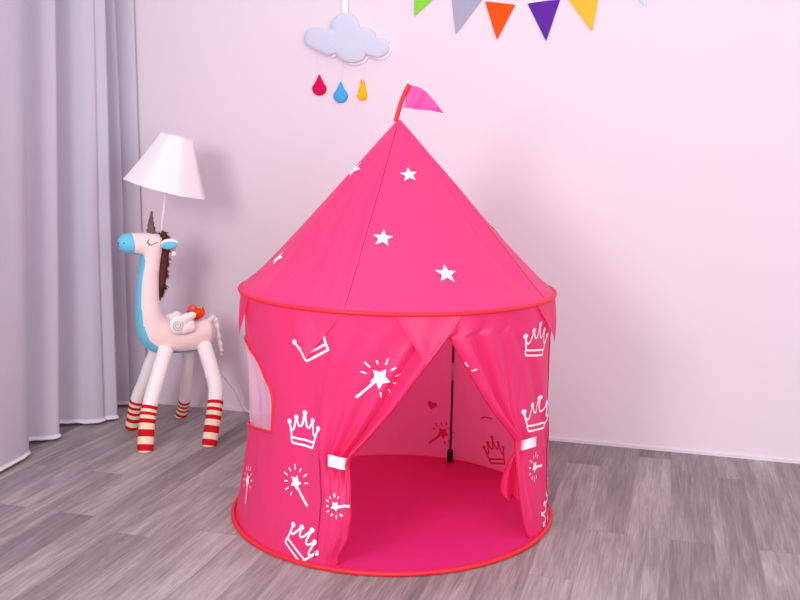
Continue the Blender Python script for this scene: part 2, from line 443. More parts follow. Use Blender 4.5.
panel('wall_panel', -130, -25, 'left tent wall with white crown and wand prints around an arched window', window=True, seamtab=True, prints=[
    (309, 338, crown(.110, .0066), 30), (304.5, 428, crown(.102, .0064), -4), (296, 482, wand(.092, -52), 0), (303, 541, crown(.108, .0062), -38),
    (248, 480, wand(.085, -75), 0)])
panel('wall_panel', 75, 156, 'right rear tent wall', prints=[(552, 480, wand(.08, 30), 0)],
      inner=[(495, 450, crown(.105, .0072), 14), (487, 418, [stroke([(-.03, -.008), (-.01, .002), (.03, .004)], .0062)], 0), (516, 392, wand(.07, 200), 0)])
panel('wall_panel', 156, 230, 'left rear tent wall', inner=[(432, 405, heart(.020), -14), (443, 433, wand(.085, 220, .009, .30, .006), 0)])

# ---- door curtains
def S_L(u, z):
    s = table(SEAM_L, z); e = table(EDGE_L, z); a = lerp(s, e, u); w = (e-s)/46.
    comp = max(0, 1-w); k = (1-u)*u*4
    fade = sm(.012, .10, z)*sm(ZH+.01, ZH-.12, z)
    amp = (.003+.020*comp*comp)*fade*lerp(.22, 1, sm(Z_TIE-.10, Z_TIE, z))
    r = wallr(lerp(s, 19, u), z)
    r += amp*(sin(2*pi*(3.4*u**1.2)+.6+2.2*(z-Z_TIE)))*min(1, u*7)*(.45+.55*u)
    up_ = sm(Z_TIE-.03, Z_TIE+.06, z)*fade; r += .0055*up_*sin(u*15+1.2)*(1-u)+ .012*comp*fade*u + up_*(.022*sm(.84, .92, u)*sm(1.02, .95, u)-.014*math.exp(-((u-.80)/.035)**2)+.006*math.exp(-((u-.70)/.04)**2))
    r -= .030*sm(.45, 1, u)*sm(.24, .05, z)*(1-sm(.0, .012, 0))
    r += .030*max(0, sin(pi*min(1, max(0, z/Z_TIE))))**1.3*sm(.1, .8, u)*(1 if z < Z_TIE else 0)
    return cyl(r, a, z)
def g_R(u, w):
    c = sm(.95, .45, w)         # how strongly the cloth is gathered
    g = (u/.45*.74 if u < .45 else .74+(u-.45)/.55*.26); return lerp(u, g, c)
def S_R(u, z):
    s = SEAM_R; e = table(EDGE_R, z); w = (s-e)/56.; a = lerp(s, e, g_R(u, w)); comp = max(0, 1-w)
    fade = sm(.012, .10, z)*sm(ZH+.01, ZH-.12, z)
    m_ = sm(.30, .55, u)
    amp = (.003+.024*comp*comp)*fade*(.15+.85*m_)*lerp(.4, 1, sm(Z_TIER-.12, Z_TIER, z))
    r = wallr(lerp(75, 19, u), z)+amp*sin(2*pi*(3.6*(u-.3))+1.9*(z-Z_TIER))
    up_ = sm(Z_TIER-.03, Z_TIER+.06, z)*fade; r += .014*comp*fade*m_ + up_*(.022*sm(.86, .93, u)*sm(1.02, .96, u)-.016*math.exp(-((u-.82)/.03)**2)+.010*math.exp(-((u-.74)/.04)**2)-.008*math.exp(-((u-.64)/.03)**2))
    r -= .020*sm(.55, 1, u)*sm(.22, .05, z)
    return cyl(r, a, z)
def curtain(S, name, label, edge, prints):
    nu, nv = 150, 170; rows = [[S(i/nu, .006+(ZH-.006)*j/nv) for i in range(nu+1)] for j in range(nv+1)]
    mb = MB(); mb.grid(rows)
    for (px, py, shp, rot) in prints:
        u, v = locate(S, px, py, (0, 1), (.02, .74)); lay(mb, S, u, v, shp, rot, hu=.03, hv=.012, off=.0022)
    o = obj(name, mb, ['cloth', 'print'], tent); o['label'] = label
    e = MB(); zt = Z_APEX+.02
    e.tube([S(1, .008+(zt-.008)*k/90)+Vector((0, -.001, 0)) for k in range(91)], .0028, 6)
    b = obj('edge_binding', e, 'redseam', o, root=tent); b['label'] = 'red edge binding'
    return o
# the print laying works in degrees elsewhere; door curtains use u in 0..1
_lay = lay
def lay(mb, S, u0, v0, shapes, rot=0, mi=1, side=1, off=.0016, hu=1.5, hv=.015):
    if S in (S_L, S_R):
        base = S
        def T(u, v): return base(max(0, min(1, u/60)), v)
        return _lay(mb, T, u0*60, v0, shapes, rot, mi, side, off, 1.5, hv)
    return _lay(mb, S, u0, v0, shapes, rot, mi, side, off, hu, hv)
curtain(S_L, 'door_curtain', 'left door curtain, gathered by a white strap', EDGE_L,
        [(380, 378, wand(.105, 218, .0085, .30), 0), (336, 506, wand(.062, 10), 0)])
curtain(S_R, 'door_curtain', 'right door curtain, gathered by a white strap', EDGE_R,
        [(538, 339, crown(.100, .006, 1.5), -8), (537, 413, crown(.105, .0066, 1.8), -9), (534, 467, wand(.080, -12, .0085, .26, .005), 0), (471, 367, [stroke([(-.014, .016), (-.006, .002)], .0045), stroke([(.002, -.012), (.018, -.006)], .0045)], 0), (545, 514, crown(.095, .006, 1.3), 70)])

# ---- loose tail of the right curtain under its strap
mb = MB(); rows = []
tail = [(521, 447, 1), (516, 458, 5), (513.5, 470, 8), (512, 482, 10), (511, 493, 9), (512, 499, 4.5)]
azt, _ = cyl_hit(514, 470)
tail = [(crom([Vector(q) for q in tail], 6))][0]
for k, q in enumerate(tail):
    c = at_depth(q[0], q[1], -.245+.0006*k); ww = q[2]*3.1/943
    rows.append([c+Vector((x*ww, .022*sin(x*3.6+.5)*min(1, k/8)+.010*(1-x*x), 0)) for x in [i/8-1 for i in range(17)]])
mb.grid(rows); o = obj('curtain_tail', mb, 'cloth', tent); o['label'] = 'loose end of the right curtain hanging below its strap'
e = MB(); e.tube([r[0] for r in rows]+rows[-1]+[r[-1] for r in rows[::-1]], .0022, 6)
b = obj('edge_binding', e, 'redseam', o, root=tent); b['label'] = 'red edge binding'

# ---- straps
def strap(pts, depth, hh, name='tie_strap', label='white strap'):
    mb = MB(); P = [at_depth(x, y, d) for (x, y), d in zip(pts, depth)]; P = crom(P, 6); rows = []
    for p in P: rows.append([p+Vector((0, 0, z))+Vector((0, dy, 0)) for z, dy in ((hh, 0), (hh, -.002), (-hh, -.002), (-hh, 0))])
    mb.grid(rows, closed=True, cap=True); o = obj(name, mb, 'strap', tent, smooth=False); o['label'] = label; return o
dL = S_L(.6, Z_TIE).y; dR = S_R(.75, Z_TIER).y
strap([(328, 460.5), (332, 461), (339, 463), (346, 464), (349.5, 464.5)], [dL-.010, dL-.019, dL-.028, dL-.024, dL-.008], .0175, label='white strap around the left curtain')
strap([(518.5, 445), (521, 445.5), (527, 444), (532, 442.5), (536, 441.5)], [dR+.010, dR-.010, dR-.020, dR-.014, dR+.004], .0155, label='white strap around the right curtain')
strap([(516.2, 465), (519, 466), (521.5, 466)], [-.285, -.292, -.288], .018, label='white strap end below the right tie')

# ---- window
mb = MB(); rows = []
def whw(k): return WIN_W if k < .38 else WIN_W*math.sqrt(max(0, 1-((k-.38)/.62)**2))**1.15
for j in range(81):
    k = j/80; w = whw(k); row = []
    for i in range(91):
        x = i/45-1; az = WIN_C+(w+.4)*x; z = wz(az, k)+(-.004 if j == 0 else .002 if j == 80 else 0)
        f = .010*sin(x*21+k*2)*(1-x*x)*max(0, sin(pi*k))**.5
        row.append(cyl(wallr(az, z)-.003+f-.006*(1-x*x), az, z))
    rows.append(row)
mb.grid(rows); win = obj('window_mesh', mb, 'mesh', tent); win['label'] = 'sheer white mesh window'
out = []
for k in range(41): out.append((WIN_C+WIN_W, wz(WIN_C+WIN_W, .38*k/40)))
for k in range(1, 61):
    th = pi*k/61; kk = .38+.62*sin(th); w = whw(kk)*(1 if th < pi/2 else -1); out.append((WIN_C+w, wz(WIN_C+w, kk)))
for k in range(41): out.append((WIN_C-WIN_W, wz(WIN_C-WIN_W, .38*(1-k/40))))
for k in range(1, 40):
    a = WIN_C-WIN_W+2*WIN_W*k/40; out.append((a, wbot(a)))
mb = MB(); mb.tube([cyl(wallr(a, z)+.001, a, z) for a, z in out], .0048, 6, closed=True)
o = obj('window_binding', mb, 'red', tent); o['label'] = 'red binding around the window'

# ---- roof
def S_roof(az, s):           # s: 0 apex .. 1 hoop
    z = lerp(ZA, ZH, s); env = max(0, sin(pi*min(1, s)))**.7
    a2 = ((az+180) % 360)-180; ps = [-108, -18, 62, 158, 252]
    for p, q in zip(ps, ps[1:]):
        aa = a2 if a2 >= -108 else a2+360
        if p <= aa <= q: h_ = rad(q-p)/2; poly = cos(h_)/cos(rad(aa-p)-h_); break
    r = RH*s*(1+env*(.012+(poly-1)*.30))+.0045
    r += sin(pi*s)*(.007*noise.noise(Vector((cos(rad(az))*2.2, sin(rad(az))*2.2, 2+s*1.2)))+.003*noise.noise(Vector((cos(rad(az))*7, sin(rad(az))*7, 7+s*4))))
    fd = sm(.08, .55, s)*sm(1.0, .86, s)
    for (c0, c1, w_, h_) in ((-78, -70, 3.0, .006), (-68, -58, 3.4, .007), (-54, -46, 2.6, .0055), (-42, -33, 3.6, .006), (-30, -26, 2.2, .004), (40, 44, 4.5, .004), (50, 55, 2.5, -.006), (70, 73, 2.6, -.006), (84, 84, 4, .005)):
        ca_ = lerp(c0, c1, s)+3*sin(s*7+c0); r += h_*fd*math.exp(-((az-ca_)/w_)**2)
    r += .007*max(0, sin(pi*s))**.5*math.exp(-((az+18)/2.2)**2) + .006*max(0, sin(pi*s))**.5*math.exp(-((az-60)/2.2)**2)
    if s > .93: r += .004*sin((s-.93)/.07*pi)
    P = cyl(max(.0035, r), az, min(z, 9)); 
    P.z = z-TILT*r*sin(rad(az))*s
    P.x = r*sin(rad(az))+SX
    return P
rows = [[S_roof(-180+360*i/360, s) for i in range(360)] for s in [.0+1.0*(j/150) for j in range(151)]]
mb = MB(); mb.grid(rows, closed=True)
for px, py, sc, rt in ((355, 170, .036, 80), (409, 175, .029, 95), (383, 238.5, .031, 84), (446, 274, .034, 84), (278, 258, .031, 80), (492, 229, .034, 90)):
    u, v = locate(S_roof, px, py, (-98, 96), (.1, .97));lay(mb, S_roof, u, v, [star((0, 0), sc, .42, rt)], off=.002, hv=.02)
u, v = locate(S_roof, 398, 160, (120, 240), (.2, .9))
for a, s in ((150, .6), (190, .4), (215, .75), (235, .5), (120, .45)): lay(mb, S_roof, a, s, [star((0, 0), .031, .42, 90)], off=.002, hv=.02)
o = obj('roof', mb, ['roofcloth', 'print'], tent); o['label'] = 'pink cone roof with white stars'
for a in (-18, 60):
    mb = MB(); mb.tube([S_roof(a+2.4*(1-.6*s), s)+Vector((0, -.0006, 0)) for s in [.04+.94*k/60 for k in range(61)]], .0009, 5)
    o = obj('roof_seam', mb, 'darkseam', tent); o['label'] = 'thin dark seam of the roof'
for q in (0, 1):
    mb = MB()
    if q: mb.tube([S_wall(SEAM_R, z)+Vector((.0008, -.0015, 0)) for z in [.03+.66*k/60 for k in range(61)]], .0012, 5)
    else: mb.tube([S_wall(table(SEAM_L, z), z)+Vector((-.001, -.0015, 0)) for z in [.03+.60*k/60 for k in range(61)]], .0016, 5)
    o = obj('wall_seam', mb, 'darkseam', tent); o['label'] = 'thin dark seam of the tent wall'
mb = MB(); mb.tube([cyl(RH+.005, a, ZH) for a in range(0, 360, 4)], .0062, 8, closed=True)
o = obj('upper_hoop', mb, 'red', tent); o['label'] = 'red hoop under the roof'
mb = MB(); mb.tube([Vector((RB*sin(rad(a)), -RB*cos(rad(a)), .0075)) for a in range(0, 360, 4)], .0075, 8, closed=True)
o = obj('base_hoop', mb, 'red', tent); o['label'] = 'red hoop on the floor'
mb = MB(); rows = []
for j in range(61):
    r = max(.002, .528*j/60); rows.append([Vector((r*sin(2*pi*i/180), -r*cos(2*pi*i/180), .0035+.0022*(1+noise.noise(Vector((r*sin(2*pi*i/180)*4, r*cos(2*pi*i/180)*9, 0)))))) for i in range(180)])
mb.grid(rows, closed=True, cap=False); mb.f.append(tuple(range(180))); mb.m.append(0)
o = obj('floor_mat', mb, 'mat', tent); o['label'] = 'round pink fabric floor'

# ---- pennants hanging from the hoop
ZT = cyl_hit(313, 358)[1]
for a in (-74, -28.5, 10, 68, 113, 158, 203, 242):
    hw = 14 if a == 68 else 11; rows = []
    for j in range(25):
        k = j/24; z = lerp(ZH+.001, ZT, k); w = hw*(1-k)+.15; off = .006+.010*k*(.3 if a < -60 else 1); row = []
        for i in range(17):
            x = i/8-1; aa = a+w*x+(3*k if a == 68 else -1.0*k)
            row.append(cyl(lerp(RB, RH, z/ZH)-.004+off+.004*k*(1-k)*4*sin(x*3+a), aa, z))
        rows.append(row)
    mb = MB(); mb.grid(rows); obj('pennant', mb, 'cloth', tent)

# ---- poles
for i, a in enumerate(POLES):
    mb = MB(); r0, r1 = RB-.035, RH-.012
    P = lambda z: cyl(min(wallr(a, z)-.012, r0), a, z)
    zs = [.02, .08, .14, .20, .27, .336]; mb.tube([P(z) for z in zs], .0042, 8); mb.tube([P(z) for z in (.400, .46, .53, .60, .67, ZH-.008)], .0042, 8)
    o = obj('pole', mb, 'black', tent); o['label'] = 'thin black tent pole'
    mb = MB(); mb.tube([P(z) for z in (.334, .37, .404)], .0050, 8); q = obj('pole_joint', mb, 'steel', o, root=tent); q['label'] = 'grey metal joint'
    mb = MB(); mb.tube([P(.008), P(.010), P(.053), P(.057)], lambda k: .0115 if .1 < k < .9 else .009, 10); obj('pole_foot', mb, 'black', o, root=tent)

# ---- flag
base = S_roof(0, 0); base.x = SX; base.y = 0
yb = 0
p0, p1 = at_depth(396.5, 118.5, yb), at_depth(409.5, 84.5, yb)
mb = MB(); mb.tube(crom([p0-Vector((.002, 0, .01)), p0, at_depth(401, 103, yb), at_depth(405.5, 92, yb), p1], 5), .0075, 8)
o = obj('flag_sleeve', mb, 'red', tent); o['label'] = 'red sleeve holding the flag'
mb = MB(); rows = []
top = crom([at_depth(x, y, yb) for x, y in ((409, 85), (417, 86.5), (425, 91), (433, 99), (443, 112.5))], 6)
bot = crom([at_depth(x, y, yb) for x, y in ((403.5, 107.5), (413, 109), (423, 110), (432, 111), (443, 113))], 6)
for i, (a, b) in enumerate(zip(top, bot)):
    rows.append([a.lerp(b, k/10)+Vector((0, .010*sin(i*.5+k*.25)*min(1, i/5), 0)) for k in range(11)])
mb.grid(rows); o = obj('flag', mb, 'flag', tent); o['label'] = 'small light pink triangular flag'

# ------------------------------------------------------------------ unicorn floor lamp
ff = (on_floor(133, 430)+on_floor(146, 450))/2; fr = (on_floor(181, 418)+on_floor(209, 445))/2
E1 = (ff-fr).normalized(); NL = Vector((0, 0, 1)).cross(E1)
if NL.y > 0: NL = -NL
UP = Vector((0, 0, 1)); BP = (ff+fr)/2
def bp(px, py, lat=0.): return on_plane(px, py, BP+NL*lat, NL)
uni = thing('unicorn_floor_lamp', 'plush unicorn floor lamp with white bell shade and striped red socks', 'floor lamp', Vector((BP.x, BP.y, 0)))
SC = (bp(165, 300)-CAM).length/943
DV = [((118.0, 242), (118.2, 246), 2.5), ((119.0, 238.5), (120, 249.5), 5.5), ((122, 235.5), (123.5, 252), 8), ((127, 233.6), (129, 253.5), 9.5), ((132, 233), (133.5, 254), 10.2),
      ((140, 232.6), (139, 255), 10.5), ((150, 232.6), (140.5, 256), 11), ((156, 233.3), (140.5, 258.5), 11.5), ((161, 236.3), (140, 263), 11.5), ((161.8, 246), (139, 270), 11),
      ((159.8, 260), (137.5, 279), 11), ((158.2, 276), (136.2, 290), 11), ((158.2, 290), (135.8, 302), 11.5), ((159, 303), (136, 316), 12), ((161.2, 313), (137.5, 331), 13),
      ((167, 319.5), (143, 345), 14), ((175, 321.5), (155, 352), 14.5), ((185, 321.5), (170, 353), 15), ((196, 320), (189, 351.5), 15), ((206, 319), (203, 349), 14),
      ((209.5, 321.5), (207.5, 346), 11), ((213, 327), (211.5, 340.5), 6), ((214, 332.5), (213.6, 335.5), 1.5)]
ctl = [Vector((a[0], a[1], w)) for a, b, w in DV]; ctb = [Vector((b[0], b[1], 0)) for a, b, w in DV]
ca, cb_ = crom(ctl, 5), crom(ctb, 5); rings = []
NS = 80
QZ = [bp(150, y).z for y in (266, 279, 300, 318)]
def QX(c): return project(c)[0] < 156
def ring(a, b, grow=0):
    Dp, Vp = bp(a.x, a.y), bp(b.x, b.y); c = (Dp+Vp)/2; ax = (Dp-Vp)/2*(1+grow); w = a.z*SC*(1+grow)
    r = []
    for k in range(NS):
        th = 2*pi*k/NS+pi/NS; d = ax*cos(th)+NL*(w*sin(th)); d = d*(1-.035*sum(math.exp(-((c.z-zc)/.004)**2) for zc in QZ)*(1 if QX(c) else 0)+.035*noise.noise((c+d)*26)+.012*noise.noise((c+d)*60)); r.append(c+d)
    return r
rings = [ring(a, b) for a, b in zip(ca, cb_)]
MZ = 19       # ring index where the blue muzzle ends
def is_belly(i, j): 
    th = deg((2*pi*(j+.5)/NS+pi/NS)) % 360; return i >= MZ and abs(th-180) < (34+10*sm(28, 45, i)+9*sm(60, 74, i)-15*sm(78, 88, i)) and i < 104
mb = MB(); mb.grid(rings, closed=True, keep=lambda i, j: i >= MZ and not is_belly(i, j)); body = obj('body', mb, 'plush', uni); body['label'] = 'pale pink plush body and neck'
mb = MB(); mb.grid(rings[:MZ+1], closed=True); mb.f.append(tuple(range(NS))); mb.m.append(0); o = obj('muzzle', mb, 'blue', uni); o['label'] = 'sky blue muzzle'
mb = MB(); mb.grid(rings, closed=True, keep=is_belly); o = obj('belly_panel', mb, 'blue', uni); o['label'] = 'sky blue strip down the throat and belly'
hw = 10.5*SC
mb = MB(); mb.ellipsoid(bp(120.8, 242.5, .0)+NL*.030-E1*.004, E1*.0028, NL*.003, UP*.003, 10, 6); obj('nostril', mb, 'stitch', uni)
# closed eye: curve and lashes
def onside(px, py, w=11.2, r0=None):
    """point on the near side of the head"""
    c = bp(px, py); cy = bp(px, 244.5).z; q = (c.z-cy)/(11.6*SC); return bp(px, py, w*SC*math.sqrt(max(.05, 1-min(.95, q*q)))+.001)
mb = MB(); mb.tube(crom([onside(x, y) for x, y in ((147.6, 241.5), (149.5, 244.2), (152, 244.8), (154.5, 243.6), (157.5, 242.4))], 5), .0013, 6)
for a, b in (((148, 242.3), (146.8, 243.6)), ((149.6, 244.3), (148.3, 246.3)), ((151.6, 244.8), (151.2, 247)), ((147.6, 241.5), (149.5, 238.5))): mb.tube([onside(*a), onside((a[0]+b[0])/2, (a[1]+b[1])/2), onside(*b)], .0011, 5)
o = obj('closed_eye', mb, 'stitch', uni); o['label'] = 'stitched closed eye'
# horn
mb = MB(); ha, hb = bp(151.5, 236), bp(152, 211); rows = []
for j in range(31):
    k = j/30; c = ha.lerp(hb, k)+E1*(.003*sin(k*3)); r = (4.3*(1-k)+.7)*SC
    rows.append([c+(E1*cos(2*pi*i/16)+NL*sin(2*pi*i/16))*r*(1+.10*sin(k*34+2*pi*i/16)+.15*noise.noise(Vector((i*.9, j*.5, 1)))) for i in range(16)])
mb.grid(rows, closed=True, cap=True); obj('horn', mb, 'horn', uni)
# mane: a fur ridge with tufts
mp = crom([bp(x, y) for x, y in ((160, 234.5), (162.3, 236.5), (163.6, 246), (162.6, 258), (161.6, 270), (160.3, 282), (159.6, 291), (158.4, 299))], 8); mb = MB()
mb.tube(mp, lambda k: SC*(3.0+2.8*sin(pi*min(1, k*1.05))**.5)*(1 if k < .75 else 1-.75*(k-.75)/.25), 10)
for i in range(900):
    k = random.random(); q = mp[int(k*(len(mp)-1))]; rr = SC*(5.6+1.5*sin(k*44))*(1 if k < .8 else 1-.6*(k-.8)/.2)
    d = (-E1*random.uniform(-.5, 1)+NL*random.uniform(-1, 1)+UP*random.uniform(-.8, .3)).normalized()
    c = q+d*rr*.6; tip = q+d*rr*1.35-UP*.004; s_ = d.cross(UP).normalized()*.0028; u_ = d.cross(s_).normalized()*.0028
    mb.add([c+s_, c-s_*.5+u_, c-s_*.5-u_, tip], [(0, 1, 3), (1, 2, 3), (2, 0, 3)])
obj('mane', mb, 'brown', uni)
# ears
for sgn in (1, -1):
    mb = MB(); a0, a1 = bp(161.5, 244.5, .040*sgn), bp(177.5, 243, .070*sgn if sgn > 0 else -.05); d = a1-a0; ln = d.length; d.normalize()
    s_ = d.cross(UP).normalized(); u_ = s_.cross(d)
    def ear(off, wsc, th, l0, l1, u0=0):
        rows = []
        for j in range(17):
            k = j/16; w = SC*4.9*wsc*(sin(pi*(.12+.80*k))**.65); c = a0+d*ln*lerp(l0, l1, k)+s_*off+u_*u0
            rows.append([c+u_*w*cos(2*pi*i/14)+s_*th*sin(2*pi*i/14)*sin(pi*(.08+.86*k)) for i in range(14)])
        m_ = MB(); m_.grid(rows, closed=True, cap=True); return m_
    if s_.y > 0: s_ = -s_
    o = obj('ear', ear(0, 1, .009, 0, 1), 'plushw', uni); q = obj('ear_lining', ear(.0045, .82, .008, .05, .97, -SC*1.3), 'blue', o, root=uni); q['label'] = 'sky blue ear lining'
# legs and socks
def leg(pts, lat, foot, r0, r1, split, bot):
    n = len(pts); top = bp(pts[0][0], pts[0][1], lat); ft = on_floor(*foot); P = []
    for i, (x, y) in enumerate(pts):
        k = i/(n-1); yy = lerp(top.y, ft.y, min(1, (y-pts[0][1])/(foot[1]-pts[0][1]))); P.append(at_depth(x, y, yy))
    P = crom(P, 8); rmin = r1
    def mk(Q, ra, rb, rn=.05):
        rows = []; N = len(Q)
        for i, p in enumerate(Q):
            t_ = (Q[min(N-1, i+1)]-Q[max(0, i-1)]).normalized(); a = (NL-t_*NL.dot(t_)).normalized(); b = t_.cross(a); k = i/(N-1); r = lerp(ra, rb, k)*SC
            rows.append([p+(a*cos(2*pi*j/20)+b*sin(2*pi*j/20))*r*(1+rn*noise.noise((p+a*cos(j))*22)) for j in range(20)])
        return rows
    si = int(len(P)*split)
    a = mk(P[:si+2], r0, (r0+r1)/2)
    m_ = MB(); c0 = P[0]-(P[1]-P[0]).normalized()*.012; m_.grid([[c0+(v-P[0])*.55 for v in a[0]]]+a, closed=True, cap=True); L_ = obj('leg', m_, 'plushw', uni)
    # sock: fine rings, alternating stripes, rounded toe
    Q = P[si:]; dense = []
    for i in range(len(Q)-1): dense += [Q[i].lerp(Q[i+1], k/6) for k in range(6)]
    dense.append(Q[-1]); tot = len(dense); rows = mk(dense, (r0+r1)/2+.45, r1+.5, .05)
    for i in range(tot):
        k = i/(tot-1)
        if k > .82:
            q = math.sqrt(max(.02, 1-((k-.82)/.185)**2)); c = dense[i]; rows[i] = [c+(v-c)*q for v in rows[i]]
    zmin = min(v.z for r in rows for v in r)
    rows = [[Vector((v.x, v.y, max(v.z, .002))) for v in r] for r in rows]
    NBND = 10.0
    m_ = MB(); m_.grid(rows, closed=True, cap=True, mi=lambda i, j: int(i/(tot-1)*NBND) % 2)
    s_ = obj('sock', m_, ['sockr', 'sockc'], L_, root=uni); s_['label'] = 'red and cream striped sock'
leg([(159, 351), (156.5, 364), (152, 383), (147, 398), (142.5, 412), (136.5, 424), (133, 431)][0:0] or [(157, 349), (150, 366), (145, 380), (139, 394), (136, 404), (134, 416), (131, 431)], -.055, (133, 429), 6.8, 6.2, .61, 0)
leg([(186, 345), (188, 358), (187, 372), (186, 385), (185, 396), (183, 407), (180, 420)], -.055, (182, 417), 6.2, 5.4, .72, 0)
leg([(166, 349), (162, 362), (157.5, 378), (153, 393), (149.5, 408), (147, 425), (145, 456)], .052, (146, 452), 7.4, 7.0, .64, 0)
leg([(204, 345), (208, 358), (212, 372), (215.5, 386), (215.5, 401), (213, 420), (208.5, 450)], .045, (210, 446.5), 7.4, 6.8, .67, 0)
# tail
tp = crom([bp(x, y, .0) for x, y in ((209, 321), (213, 317.5), (216.5, 322), (218, 334), (220.5, 345), (221, 352))], 8); mb = MB()
mb.tube(tp, lambda k: SC*(2.6+.5*sin(k*42))*(1.05-.25*k), 10); 
for i in range(16):
    a = 2*pi*i/16; c = tp[-1]; tip = c+Vector((cos(a)*.008, sin(a)*.008, -.016-.004*random.random())); mb.tube([c+Vector((cos(a)*.003, sin(a)*.003, .002)), c.lerp(tip, .5), tip], .0016, 5)
obj('tail', mb, 'yarn', uni)
# wings
def wing(c, sc, lat):
    mb = MB(); P = lambda x, y: bp(x, y, lat)
    if sc:
        for (x, y, a, b, ang) in ((178, 325, 8.5, 9.5, 0), (184, 320, 8, 5.5, 35), (190, 316.5, 6.5, 4, 20), (187, 327, 9, 6, 28), (191, 328, 5, 4, 40)):
            u1 = (-E1*cos(rad(ang))+UP*sin(rad(ang))); v1 = (E1*sin(rad(ang))+UP*cos(rad(ang)))
            mb.ellipsoid(P(x, y), u1*a*SC, v1*b*SC, NL*.014, 18, 10)
    else:
        for (x, y, a, b, ang) in ((170, 318, 7, 4.6, 15), (176, 316, 6, 4.6, 10)):
            u1 = (-E1*cos(rad(ang))+UP*sin(rad(ang))); v1 = (E1*sin(rad(ang))+UP*cos(rad(ang))); mb.ellipsoid(P(x, y), u1*a*SC, v1*b*SC, NL*.014, 18, 10)
    return obj('wing', mb, 'plushw', uni)
w = wing(0, 1, .068); wing(0, 0, -.045)
sp = []
for k in range(50):
    a = k*.27; r = (1.0+k*.095)*SC; sp.append(bp(177.5, 325.5, .0825-.002*(k/50)**2)+(-E1*cos(a)+UP*sin(a))*r)
mb = MB(); mb.tube(sp, .0011, 5); q = obj('spiral', mb, 'spiral', w, root=uni); q['label'] = 'grey embroidered spiral'
# lamp pole, socket, shade
ysh = bp(163, 240).y
lb, lt = at_depth(160, 240, ysh), at_depth(166, 190, ysh)
mb = MB(); mb.tube([lb, lb.lerp(lt, .5), lt, lt+(lt-lb)*.35], .0050, 10); obj('lamp_pole', mb, 'plastic', uni)
cB, cT = at_depth(165.2, 187.6, ysh), at_depth(177.2, 136.3, ysh); axd = (cT-cB); hgt = axd.length; axd.normalize()
X1 = (Vector((1, 0, 0))-axd*axd.x).normalized(); Y1 = axd.cross(X1)
mb = MB(); mb.tube([cB-axd*.014, cB-axd*.012, cB-axd*.001, cB+axd*.03], lambda k: .014 if k < .6 else .011, 14); obj('bulb_socket', mb, 'plastic', uni)
rbm, rtm = 40.0*(cB-CAM).length/943, 16.4*(cT-CAM).length/943; rows = []
def shade_r(k, th):
    r = rtm+(rbm-rtm)*(1-k)**1.12; q = (th % (pi/4))-pi/8; return r*lerp(1, cos(pi/8)/cos(q)*1.03, .75)
for k in [j/24 for j in range(25)]: rows.append([cB+axd*hgt*k+(X1*cos(t_)+Y1*sin(t_))*shade_r(k, t_+.25) for t_ in [2*pi*i/96 for i in range(96)]])
inner = [[c+(cB+axd*hgt*(1-j/24)-c)*.012 for c in r] for j, r in enumerate(rows[::-1])]
mb = MB(); mb.grid(rows+inner+[rows[0]], closed=True); sh = obj('lamp_shade', mb, 'shade', uni); sh['label'] = 'white bell-shaped lampshade, tilted'
mb = MB(); mb.tube([v+(-axd)*.001 for v in rows[0]], .0022, 6, closed=True); mb.tube(rows[-1], .0020, 6, closed=True); obj('shade_rim', mb, 'plastic', sh, root=uni)
mb = MB()
for i in range(0, 96, 12):
    a = rows[0][i]; 
for i in range(3): 
    t_ = 2*pi*i/3; mb.tube([cB+axd*.005, cB+axd*.006+(X1*cos(t_)+Y1*sin(t_))*rbm*.93], .0015, 5)
obj('shade_spider', mb, 'plastic', uni)
# care label
mb = MB(); c = bp(173.5, 249, .05); ux = -E1
for (z0, z1, m_) in ((.006, -.010, 0), (-.010, -.026, 1)):
    v = [c+ux*(-.008)+UP*z0, c+ux*.008+UP*z0, c+ux*.008+UP*z1, c-ux*.008+UP*z1]; v += [q+NL*.0012 for q in v]
    mb.add(v, [(0, 1, 2, 3), (7, 6, 5, 4), (0, 4, 5, 1), (1, 5, 6, 2), (2, 6, 7, 3), (3, 7, 4, 0)], m_)
mb.tube([c+UP*.006, c+UP*.016-ux*.003, c+UP*.028-ux*.008], .0008, 5)
o = obj('care_label', mb, ['tagp', 'plushw'], uni, smooth=False); o['label'] = 'small pink and white fabric label by the ear'
# power cord
cp = [bp(204, 349, -.01), at_depth(212, 360, bp(210, 350).y+.02), at_depth(222, 374, bp(210, 350).y+.12), at_depth(235, 390, bp(210, 350).y+.17)]
e0 = on_floor(250, 414); e0.z = .005; cp += [e0+Vector((-.02, 0, .012)), e0+Vector((.06, .0, -.001)), toL((-.70, .80, .004)), toL((-.45, .84, .004)), toL((-.2, .85, .004))]
mb = MB(); mb.tube(crom(cp, 8), .0050, 8); o = obj('power_cord', mb, 'plastic', uni); o['label'] = 'white power cord running to the wall behind the tent'

# little felt bird on the back
lt_ = .012
bird = thing('toy_bird', 'small orange felt toy bird sitting on the unicorn back behind its wing', 'toy', bp(197, 319, lt_))
mb = MB(); mb.ellipsoid(bp(197.5, 313.5, lt_), -E1*6.4*SC, UP*5.6*SC, NL*.018, 18, 10)
tl = crom([bp(x, y, lt_) for x, y in ((197, 316), (201.5, 314.5), (203.3, 311), (202.2, 306.2))], 6); mb.tube(tl, lambda k: SC*(3.6*(1-k)+.5), 8); obj('body', mb, 'orange', bird)
mb = MB(); mb.ellipsoid(bp(192.5, 309, lt_), -E1*4.6*SC, UP*4.5*SC, NL*.016, 16, 10); hd = obj('head', mb, 'coral', bird)
mb = MB(); bk = bp(188.8, 310.8, lt_); mb.tube([bp(190, 310.6, lt_), bk, bp(186.6, 311.6, lt_)], lambda k: .006*(1-k)+.0008, 8); obj('beak', mb, 'black', hd, root=bird)
